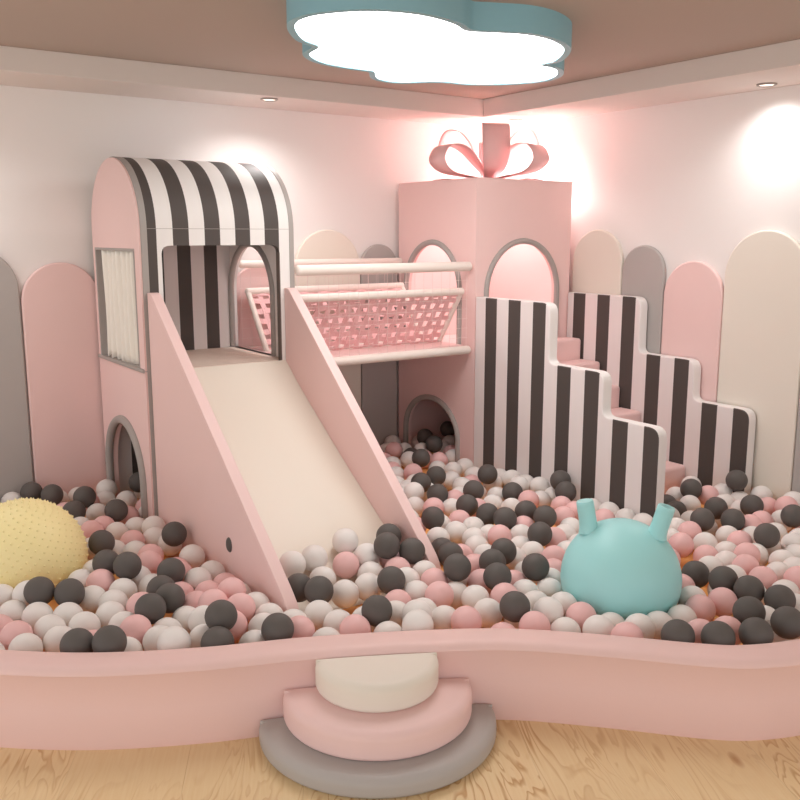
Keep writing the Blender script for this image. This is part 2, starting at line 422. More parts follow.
# half moon steps
OUT = [Vector((x - n.x * (TH + .004), y - n.y * (TH + .007))) for (x, y), n in zip(rc, nr)]
def arc_points(mid, half):
    """points of the wall's outer face within half a chord of mid"""
    fine = []
    for i in range(len(OUT) - 1):
        for k in range(12): fine.append(OUT[i].lerp(OUT[i + 1], k / 12))
    return [p for p in fine if (p - mid).length <= half]
MID = Vector((1.772, 2.708))
def halfmoon(name, r, z0, z1, m, label, ry):
    back = arc_points(MID, r)
    A, B = back[0], back[-1]; c = (A + B) / 2; h = (B - A).length / 2; T = (B - A).normalized(); NO = Vector((T.y, -T.x))
    if NO.y > 0: NO = -NO
    front = []
    for i in range(1, 40):
        a = PI * i / 40; q = c + T * (h * math.cos(a)) + NO * (ry * math.sin(a)); front.append((q.x, q.y))
    n = len(back); pick = [back[int(i * (n - 1) / 12)] for i in range(13)]
    pts = [(p.x, p.y) for p in pick] + front
    pts = rounded(pts, [.06 if i in (0, 12) else 0 for i in range(len(pts))], 6)
    bm = bmesh.new(); pad(bm, pts, z0 + .001, z1, min(.034, (z1 - z0) * .45), flat=set(range(3, 22)))
    o = obj(name, bm, M[m], None, smooth=60)
    return tag(o, label, 'foam step', 'half-moon foam steps in front of the pit wall')
halfmoon('half_moon_step', .462, 0, .078, 'grey', 'grey half-moon foam step on the wood floor, lowest of three', .45)
halfmoon('half_moon_step', .368, .078, .19, 'pink2', 'pink half-moon foam step, the middle one of three', .36)
halfmoon('half_moon_step', .242, .19, .303, 'cream', 'cream half-moon foam step on top, level with the pit rim', .24)

# ------------------------------------------------------------------ striped-roof tower
TX0, TX1, TY0, TY1 = 1.685, 2.65, 4.96, 5.84
TC, TR, TZ = (TY0 + TY1) / 2, (TY1 - TY0) / 2, 1.94
RK = .413 / TR
DECK = 1.135
Z0 = .166
tw = thing('play_tower', 'pink soft play tower with black and white striped barrel roof', 'play tower', (2.17, TC, Z0))
# left end wall: arch plate, window hole and crawl hole (built from stacked plates)
th = .05
def endplate_upper(x0, x1, z0):
    """arch-topped plate from z0 up with a rectangular window"""
    bm = bmesh.new(); n = 24
    out = arch(TC, TR - .004, z0, TZ, (TR - .004) * RK, n)
    w0, w1, wz0, wz1 = 5.045, 5.785, z0 + .001, 1.828
    ho = []
    for (u, z) in out:   # project onto the window rectangle
        ho.append((min(max(u, w0), w1), min(max(z, wz0), wz1)))
    plate_with_hole(bm, out, ho, 'YZ', x0, x1)
    return bm
obj('end_wall', endplate_upper(TX0, TX0 + .012, 1.14), M['pink'], tw, smooth=30)
bm = bmesh.new()
hole = arch(5.405, .325, Z0, .44, .335, 24)
out = [(TY0 + .004, Z0)] + [(TY0 + .004 + (TY1 - TY0 - .008) * i / 24, 1.135) for i in range(25)] + [(TY1 - .004, Z0)]
plate_with_hole(bm, out, hole, 'YZ', TX0, TX0 + th)
obj('lower_wall', bm, M['pink'], tw, smooth=30)
bm = bmesh.new(); tube(bm, [(TX0 - .004, u, z) for u, z in arch(5.405, .335, Z0, .44, .345, 30)], .026, 12)
tag(obj('crawl_hole_trim', bm, M['trim'], tw, smooth=60), 'grey padded edging of the crawl hole')
# window: recess frame, sill, curtain
wf = bmesh.new()
for a in ((5.045, 5.06, 1.15, 1.828), (5.77, 5.785, 1.15, 1.828), (5.06, 5.77, 1.813, 1.828)):
    box(wf, TX0 - .004, TX0 + .05, a[0], a[1], a[2], a[3])
WF = tag(obj('window_frame', wf, M['trim'], tw, bevel=.003), 'grey window frame')
bm = bmesh.new(); box(bm, TX0 - .012, TX0 + .05, TY0 + .012, TY1 - .012, 1.128, 1.15)
tag(obj('window_sill', bm, M['trim'], WF, bevel=.006), 'grey sill line')
bm = bmesh.new(); ny, nz = 90, 14; grid = []
for i in range(ny + 1):
    row = []
    for k in range(nz + 1):
        f = i / ny; z = 1.822 - (1.822 - 1.162 + .012 * math.sin(f * 40)) * k / nz
        y = 5.065 + .615 * f
        x = TX0 + .030 + .025 * math.sin(f * 2 * PI * 7) + .004 * math.sin(f * 31 + k * .35)
        row.append(bm.verts.new((x, y, z)))
    grid.append(row)
for i in range(ny):
    for k in range(nz): bm.faces.new([grid[i][k], grid[i + 1][k], grid[i + 1][k + 1], grid[i][k + 1]])
tag(obj('curtain', bm, M['curtain'], WF, smooth=80, solid=.003), 'white pleated curtain')
# hoop edge trims
def hoop(x0, x1, r0, r1, z0f, z0b, n=36):
    """curved band following the roof outline, front foot at z0f, back foot at z0b"""
    bm = bmesh.new()
    def ring(r):
        p = [(TC - r, z0f)]
        for i in range(n + 1):
            t = PI - PI * i / n; p.append((TC + r * math.cos(t), TZ + r * RK * math.sin(t)))
        p.append((TC + r, z0b)); return p
    a, b = ring(r1), ring(r0); m = len(a)
    va = [[bm.verts.new((x, y, z)) for y, z in q] for q in (a, b) for x in (x0, x1)]
    A0, A1, B0, B1 = va
    for i in range(m - 1):
        bm.faces.new([A0[i], A0[i + 1], A1[i + 1], A1[i]]); bm.faces.new([B0[i], B1[i], B1[i + 1], B0[i + 1]])
        bm.faces.new([A0[i], B0[i], B0[i + 1], A0[i + 1]]); bm.faces.new([A1[i], A1[i + 1], B1[i + 1], B1[i]])
    for i in (0, m - 1): bm.faces.new([A0[i], A1[i], B1[i], B0[i]])
    return bm
tag(obj('roof_edge', hoop(TX0 + .012, TX0 + .048, TR - .03, TR + .002, Z0, Z0), M['trim'], tw, smooth=40), 'grey edge band')
tag(obj('roof_edge', hoop(TX1 - .03, TX1, TR - .03, TR + .004, 1.145, Z0), M['trim'], tw, smooth=40), 'grey edge band')
tag(obj('roof_cover', hoop(TX0 + .048, TX1 - .03, TR - .028, TR, TZ - .0006, DECK + .002), M['roofstripe'], tw, smooth=40), 'black and white striped barrel roof cover')
# back cover inside and below
bm = bmesh.new(); box(bm, TX0 + .05, TX1 - .0505, TY1 - .044, TY1 - .031, Z0, TZ)
tag(obj('back_cover', bm, M['backstripe'], tw), 'black and white striped back panel')
# front frame: header + jambs as one plate with the doorway
bm = bmesh.new()
fo = rounded([(TX0 + .048, DECK - .03), (TX0 + .048, TZ - .0008), (TX1 - .03, TZ - .0008), (TX1 - .03, DECK - .03)], 0)
dx0, dx1, dzt = 1.812, 2.549, 1.845
hole = [(dx0, DECK - .03)] + [(dx0 + .045 - .045 * math.cos(k * PI / 12), dzt - .045 + .045 * math.sin(k * PI / 12)) for k in range(7)] + [(dx1 - .045 + .045 * math.sin(k * PI / 12), dzt - .045 + .045 * math.cos(k * PI / 12)) for k in range(7)] + [(dx1, DECK - .03)]
outl = [fo[0]] + [(TX0 + .048 + .045 * k / 6 * .2, TZ - .0008) if k else (TX0 + .048, TZ - .0008) for k in range(7)] + [(TX1 - .03 - .009 * (6 - k) / 6, TZ - .0008) for k in range(7)] + [fo[3]]
plate_with_hole(bm, outl, hole, 'XZ', TY0, TY0 + .04)
tag(obj('front_frame', bm, M['roofstripe'], tw, smooth=30), 'striped front panel around the doorway')
bm = bmesh.new(); tube(bm, [(TX0 + .05, TY0 + .0003, TZ - .0007), (TX1 - .031, TY0 + .0003, TZ - .0007)], .0013, 6)
obj('roof_seam', bm, M['trim'], tw)
bm = bmesh.new(); box(bm, dx1 - .001, dx1 + .004, TY0 - .002, TY0 + .04, DECK, dzt - .045)
obj('doorway_piping', bm, M['seam'], tw)
# below-deck front wall behind the slide
bm = bmesh.new(); box(bm, TX0 + .048, TX1 - .03, TY0 + .002, TY0 + .03, Z0, DECK - .03)
obj('front_wall', bm, M['pink'], tw)
# deck
bm = bmesh.new()
for i in range(5):
    a = TY0 + .041 + i * (TY1 - TY0 - .088) / 5; box(bm, TX0 + .075, TX1 - .012, a, a + (TY1 - TY0 - .088) / 5 - .004, DECK - .035, DECK)
obj('deck', bm, M['deckwood'], tw, bevel=.003)
bm = bmesh.new(); box(bm, TX0 + .052, TX1 - .052, TY0 + .042, TY1 - .047, DECK - .06, DECK - .036)
obj('deck_frame', bm, M['cream'], tw)
# right end wall with a doorway to the bridge, white inside
bm = bmesh.new()
n = 24; hole = arch(5.47, .315, DECK, 1.52, .325, n)
out = arch(TC, TR - .034, DECK, TZ, (TR - .034) * RK, n)
plate_with_hole(bm, out, hole, 'YZ', TX1 - .05, TX1 - .012)
tag(obj('bridge_wall', bm, M['white'], tw, smooth=30), 'white end wall with arched doorway')
bm = bmesh.new(); tube(bm, [(TX1 - .052, u, z) for u, z in arch(5.47, .318, DECK + .005, 1.52, .328, 30)], .02, 12)
tag(obj('doorway_trim', bm, M['trim'], tw, smooth=60), 'grey padded edging of the bridge doorway')
bm = bmesh.new(); box(bm, TX1 - .05, TX1 - .012, TY0 + .031, TY1 - .0445, Z0, DECK - .037)
obj('lower_side_wall', bm, M['sidestripe'], tw)

# ------------------------------------------------------------------ slide
sl = thing('slide', 'wide cream slide with pink side walls coming down from the tower', 'slide', (2.16, 4.1, Z0))
def sidewall(x0, x1, e):
    bm = bmesh.new()
    pts = [(4.955, Z0), (4.955, 1.585), (4.905, 1.585), (3.40 + e, .335), (3.33 + e, .262), (3.315 + e, Z0)]
    pts = rounded(pts, [0, .006, .03, .15, .05, 0], 5)
    prism(bm, pts, 'YZ', x0, x1)
    return bm
obj('side_wall', sidewall(1.715, 1.775, 0), M['pink'], sl, bevel=.012, seg=3, smooth=40)
obj('side_wall', sidewall(2.576, 2.638, .10), M['pink'], sl, bevel=.012, seg=3, smooth=40)
bedp = catmull([(4.955, DECK + .003), (4.91, 1.105), (4.76, .985), (4.30, .660), (3.80, .326), (3.66, .232), (3.57, .182), (3.48, .1685), (3.42, .1675)], 6)
top = [(p.x, p.y) for p in bedp]
bm = bmesh.new(); prism(bm, top + [(3.42, Z0), (4.955, Z0)], 'YZ', 1.7765, 2.5745)
tag(obj('bed', bm, M['slide'], sl, smooth=40), 'cream sliding surface')
bm = bmesh.new(); bmesh.ops.create_uvsphere(bm, u_segments=20, v_segments=12, radius=1, matrix=Matrix.Translation((1.7145, BULGEY, BULGEZ)) @ Matrix.Diagonal((.014, .030, .038, 1)))  # pit ball stuck through the slide side, built as a flat dome
tag(obj('ball_bulge', bm, M['ballk'], sl, smooth=80), 'dark grey ball poking through the slide side')

# ------------------------------------------------------------------ bridge
br = thing('net_bridge', 'white-railed net bridge with pink woven sides linking tower and gift box', 'play bridge', (3.35, 5.35, 1.09))
GX0 = 4.05
def rail(name, a, b, r, label=None):
    bm = bmesh.new(); capsule(bm, a, b, r); o = obj(name, bm, M['tube'], br, smooth=70)
    return tag(o, label) if label else o
BX0, BX1 = TX1 + .004, GX0 - .026
rail('handrail', (BX0, 4.95, 1.688), (GX0 - .003, 4.95, 1.688), .034)
rail('handrail', (BX0, 5.77, 1.705), (BX1, 5.77, 1.705), .028)
rail('deck_rail', (BX0, 4.95, 1.098), (GX0 - .003, 4.95, 1.098), .03)
rail('deck_rail', (BX0, 5.77, 1.098), (BX1, 5.77, 1.098), .03)
bm = bmesh.new(); box(bm, TX1 + .001, BX1, 4.985, 5.738, 1.075, 1.13)
obj('bridge_deck', bm, M['pink'], br, bevel=.008)
def side_panel(yt, zt, yb, zb, x0, x1):
    """leaning framed panel of woven straps; top edge (yt, zt), bottom edge (yb, zb)"""
    top = Vector((0, yt, zt)); bot = Vector((0, yb, zb)); d = bot - top; L = d.length; d.normalize(); nrm = Vector((1, 0, 0)).cross(d)
    P = lambda x, s, o=0: Vector((x, 0, 0)) + top + d * s + nrm * o
    f = thing_part = None
    bm = bmesh.new(); capsule(bm, P(x0 - .02, 0), P(x1 + .02, 0), .026)
    capsule(bm, P(x0, L), P(x1, L), .02); capsule(bm, P(x0, 0), P(x0, L), .02); capsule(bm, P(x1, 0), P(x1, L), .02)
    fr = obj('panel_frame', bm, M['tube'], br, smooth=60)
    # woven sheet: crossing straps, each strap slightly waved over and under
    bm = bmesh.new()
    nx = int((x1 - x0) / .077); ns = 6
    px = (x1 - x0) / nx; ps = L / ns
    def strap(pts, wv, tk=.003):
        rows = []
        for p, up in pts:
            rows.append([bm.verts.new(p + wv + nrm * (up + tk)), bm.verts.new(p - wv + nrm * (up + tk)), bm.verts.new(p - wv + nrm * (up - tk)), bm.verts.new(p + wv + nrm * (up - tk))])
        for i in range(len(rows) - 1):
            for k in range(4): bm.faces.new([rows[i][k], rows[i][(k + 1) % 4], rows[i + 1][(k + 1) % 4], rows[i + 1][k]])
    for k in range(ns + 1):   # lengthwise
        s = ps * (k + .0)
        s = min(max(s, .02), L - .02)
        strap([(P(x0 + px * i * .5, s), (.006 if (i // 1 + k * 2) % 4 < 2 else -.006)) for i in range(nx * 2 + 1)], d * (ps * .25))
    for i in range(nx + 1):   # crosswise, slanting a little
        x = x0 + px * i
        strap([(P(min(max(x, x0), x1), ps * k), (-.006 if (i + k) % 2 else .006)) for k in range(ns + 1)], Vector((px * .235, 0, 0)))
    tag(obj('woven_straps', bm, M['strap'], fr), 'pink woven straps')
    return fr
side_panel(4.995, 1.512, 5.26, 1.118, 2.70, 4.0)
side_panel(5.735, 1.518, 5.46, 1.118, 2.70, 4.0)
def net(y, z0, z1):
    bm = bmesh.new(); r = .0008
    nx, nz = 18, 8
    for i in range(nx + 1):
        x = BX0 + .01 + (BX1 - BX0 - .02) * i / nx; box(bm, x - r, x + r, y - r, y + r, z0, z1)
    for k in range(1, nz):
        z = z0 + (z1 - z0) * k / nz; box(bm, BX0, BX1, y - r, y + r, z - r, z + r)
    tag(obj('safety_net', bm, M['wire'], br), 'thin white square-mesh net')
net(4.95, 1.12, 1.66); net(5.77, 1.12, 1.68)

# ------------------------------------------------------------------ gift box tower
GX1, GY0, GY1, GZ = 4.972, 4.90, 5.845, 2.285
gb = thing('gift_box_tower', 'tall pink gift box play tower in the room corner with grey-edged arches', 'play tower', (4.5, 5.37, Z0))
bm = bmesh.new()
# left wall: two plates (lower with crawl hole, upper with doorway)
def holed(bm, plane, a, b, u0, u1, z0, z1, cu, hw, zs, rise, zb):
    h = arch(cu, hw, zb, zs, rise, 24); o = [(u0, z0 if zb == z0 else zb)] + [(u0 + (u1 - u0) * i / 24, z1) for i in range(25)] + [(u1, zb)]
    plate_with_hole(bm, o, h, plane, a, b)
holed(bm, 'YZ', GX0, GX0 + .04, GY0, GY1, Z0, 1.06, 5.405, .325, .40, .275, Z0)
holed(bm, 'YZ', GX0, GX0 + .04, GY0, GY1, 1.06, GZ, 5.405, .325, 1.50, .345, 1.10)
box(bm, GX0, GX0 + .04, GY0, GY1, 1.06, 1.10)
obj('side_wall', bm, M['pink'], gb, smooth=30)
bm = bmesh.new()
holed(bm, 'XZ', GY0, GY0 + .04, GX0 + .04, GX1 - .04, 1.06, GZ, 4.495, .335, 1.50, .355, 1.10)
box(bm, GX0 + .04, GX1 - .04, GY0, GY0 + .04, Z0, 1.10)
obj('front_wall', bm, M['pink'], gb, smooth=30)
bm = bmesh.new(); box(bm, GX1 - .04, GX1, GY0, GY1, Z0, GZ); obj('side_wall', bm, M['pink'], gb)
for q in ((GX1 - .046, GX1 - .0405, GY0 + .041, GY1 - .046, 1.101, GZ - .001), (GX0 + .041, GX1 - .0405, GY1 - .046, GY1 - .0405, 1.101, GZ - .001)):
    bm = bmesh.new(); box(bm, *q); tag(obj('lining', bm, M['pinkin'], gb), 'pale pink inner lining')
bm = bmesh.new(); box(bm, GX0 + .04, GX1 - .04, GY1 - .04, GY1, Z0, GZ); obj('back_wall', bm, M['pink'], gb)
bm = bmesh.new(); box(bm, GX0 + .04, GX1 - .04, GY0 + .04, GY1 - .047, 1.05, 1.10); obj('deck', bm, M['pinkin'], gb)
bm = bmesh.new(); box(bm, GX0 - .004, GX1 + .004, GY0 - .004, GY1, GZ, GZ + .012); obj('lid', bm, M['pink'], gb, bevel=.004)
for args, nm in ((('L', 1.11, 1.50, .352, .335), 'doorway_trim'), (('L', Z0, .40, .282, .335), 'crawl_hole_trim'), (('F', 1.15, 1.50, .362, .345), 'doorway_trim')):
    s, z0, zs, rise, hw = args
    ap = arch(5.405 if s == 'L' else 4.495, hw, z0, zs, rise, 30)
    bm = bmesh.new(); tube(bm, [((GX0 - .003, u, z) if s == 'L' else (u, GY0 - .003, z)) for u, z in ap], .021, 12)
    tag(obj(nm, bm, M['trim'], gb, smooth=60), 'grey padded arch edging')
L = bpy.data.lights.new('gift_box_fill_light', 'POINT'); L.energy = BOXP; L.color = (1, .95, .94); L.shadow_soft_size = .10  # added unseen fill light, brightens the inside of the gift box
lo = bpy.data.objects.new('gift_box_fill_light', L); COL.objects.link(lo); lo.location = (4.5, 5.37, 2.12)
# bow
bx, by, bz = 4.475, 5.285, GZ + .013
bow = thing('gift_bow', 'big pink ribbon bow of open loops on top of the gift box', 'bow', (bx, by, bz))
toward = math.atan2(-by, -bx)
def loop(az, reach, height, width, thick, lift=0.0):
    """an open ribbon loop leaving the knot in direction az"""
    bm = bmesh.new(); n = 40; e = Vector((math.cos(az), math.sin(az), 0)); s = Vector((-math.sin(az), math.cos(az), 0))
    c = Vector((bx, by, bz)); rows = []
    P = catmull([(.0, .012), (reach * .35, height * .10 + lift * .3), (reach * .80, height * .22 + lift), (reach * 1.0, height * .55 + lift), (reach * .86, height * .95 + lift), (reach * .52, height * .92 + lift), (reach * .2, height * .45 + lift * .4), (.0, .02)], 6)
    m = len(P)
    for i, p in enumerate(P):
        f = i / (m - 1); w = width * (.30 + .70 * min(1, 2.6 * min(f, 1 - f)))
        q = c + e * (p.x + .006) + Vector((0, 0, p.y + .004))
        rows.append((bm.verts.new(q + s * w / 2), bm.verts.new(q), bm.verts.new(q - s * w / 2)))
    for i in range(m - 1):
        for k in (0, 1): bm.faces.new([rows[i][k], rows[i][k + 1], rows[i + 1][k + 1], rows[i + 1][k]])
    return obj('ribbon_loop', bm, M['ribbon'], bow, smooth=80, solid=.004)
LOOPS = [(BOWA, .24, .40, .20), (52, .46, .25, .20), (-52, .47, .25, .20), (104, .37, .38, .12), (-104, .37, .38, .12), (180, .24, .30, .15)]
for a, r_, h_, w_ in LOOPS: loop(toward - math.radians(a), r_, h_, w_, .004)
def tail(az, length):
    bm = bmesh.new(); e = Vector((math.cos(az), math.sin(az), 0)); s = Vector((-math.sin(az), math.cos(az), 0)); c = Vector((bx, by, bz)); rows = []
    for i in range(13):
        f = i / 12; w = .05 + .05 * f; q = c + e * (length * f) + Vector((0, 0, .006 + .012 * math.sin(f * PI * 2) ** 2))
        rows.append((bm.verts.new(q + s * w), bm.verts.new(q - s * w)))
    for i in range(12): bm.faces.new([rows[i][0], rows[i][1], rows[i + 1][1], rows[i + 1][0]])
    obj('ribbon_tail', bm, M['ribbon'], bow, smooth=80, solid=.004)
tail(toward - math.radians(84), .41); tail(toward + math.radians(84), .41)
bm = bmesh.new(); bmesh.ops.create_uvsphere(bm, u_segments=16, v_segments=10, radius=.032, matrix=Matrix.Translation((bx, by, bz + .034)) @ Matrix.Diagonal((1, 1, .9, 1)))
obj('knot', bm, M['ribbon'], bow, smooth=80)

# ------------------------------------------------------------------ stairs
st = thing('play_stairs', 'pink soft stairs between two stepped black and white striped side panels', 'stairs', (4.55, 4.05, Z0))
def stepprof(y0, e):
    pts = [(y0, Z0), (y0, 1.477), (4.15 + e, 1.477), (4.15 + e, 1.088), (3.675 + e, 1.088), (3.675 + e, .818), (3.243 + e, .818), (3.243 + e, Z0)]
    return rounded(pts, [0, .012, .075, .05, .075, .05, .075, 0], 7)
def side(name, x0, x1, y0, e, m, m2, label):
    bm = bmesh.new(); pr = stepprof(y0, e); prism(bm, pr, 'YZ', x0, x1); bm.normal_update()
    for f in bm.faces:
        if abs(f.normal.x) < .5: f.material_index = 1
    o = obj(name, bm, [M[m], M['white']], st, smooth=35, bevel=.008, seg=3)
    return tag(o, label)
bm = None
side('side_panel', 4.05, 4.128, 4.893, 0, 'panelA', 'white', 'near striped panel')
side('side_panel', 4.954, 5.034, 4.892, .035, 'panelB', 'white', 'striped panel on the wall side')
for k in range(6):
    yf = 4.725 - .2005 * k; zt = 1.142 - .1535 * k
    bm = bmesh.new(); box(bm, 4.1295, 4.9505, yf, yf + (.2 if k else .145), Z0, zt)
    obj('step', bm, M['pink2'], st, bevel=.022, seg=4, smooth=40)

# ------------------------------------------------------------------ big bouncy balls
def hopper():
    c = TEALC; r = TEALR
    t = thing('hopper_ball', 'large teal hopper ball with two horns sitting among the balls', 'bouncy ball', (c.x, c.y, .08))
    bm = bmesh.new(); bmesh.ops.create_uvsphere(bm, u_segments=64, v_segments=40, radius=r, matrix=Matrix.Translation(c))
    for v in bm.verts:          # moulding seam and a slightly flattened foot
        d = v.co - c
        if d.z < -.26: v.co.z = c.z - .26 - (abs(d.z) - .26) * .9
    obj('body', bm, M['teal'], t, smooth=80)
    cam = Vector((0, 0, 1.9)); f = (c - cam); f.z = 0; f.normalize(); rt = Vector((f.y, -f.x, 0))
    for s, tilt in ((-1, .20), (1, .30)):
        base = c + rt * (s * .148) + Vector((0, 0, .218)) - f * .02
        tip = base + Vector((0, 0, .143)) + rt * (s * tilt * .13) 
        bm = bmesh.new()
        dirv = (tip - base); pts = [base + dirv * q for q in (0, .12, .3, .6, .9, .97, 1.0, 1.0, .985)]
        rad = [.050, .043, .040, .0395, .0395, .0390, .036, .022, .001]
        tube(bm, pts, rad, 24)
        obj('horn', bm, M['teal'], t, smooth=50)
hopper()
def spiky():
    c = YELC; r = YELR - .004
    t = thing('massage_ball', 'large pale yellow ball covered in small rubber nubs', 'bouncy ball', (c.x, c.y, 0))
    bm = bmesh.new(); bmesh.ops.create_uvsphere(bm, u_segments=64, v_segments=40, radius=r, matrix=Matrix.Translation(c))
    obj('body', bm, M['yellow'], t, smooth=80)
    bm = bmesh.new(); n = 900; g = PI * (3 - math.sqrt(5))
    for i in range(n):
        z = 1 - 2 * (i + .5) / n; q = math.sqrt(1 - z * z); d = Vector((q * math.cos(g * i), q * math.sin(g * i), z))
        if d.z < -.5: continue
        m = Matrix.Translation(c + d * (r + .003)) @ d.to_track_quat('Z', 'Y').to_matrix().to_4x4()
        bmesh.ops.create_cone(bm, cap_ends=True, segments=7, radius1=.0072, radius2=.0012, depth=.009, matrix=m)
    tag(obj('nubs', bm, M['yellow'], t, smooth=60), kind='stuff')
spiky()

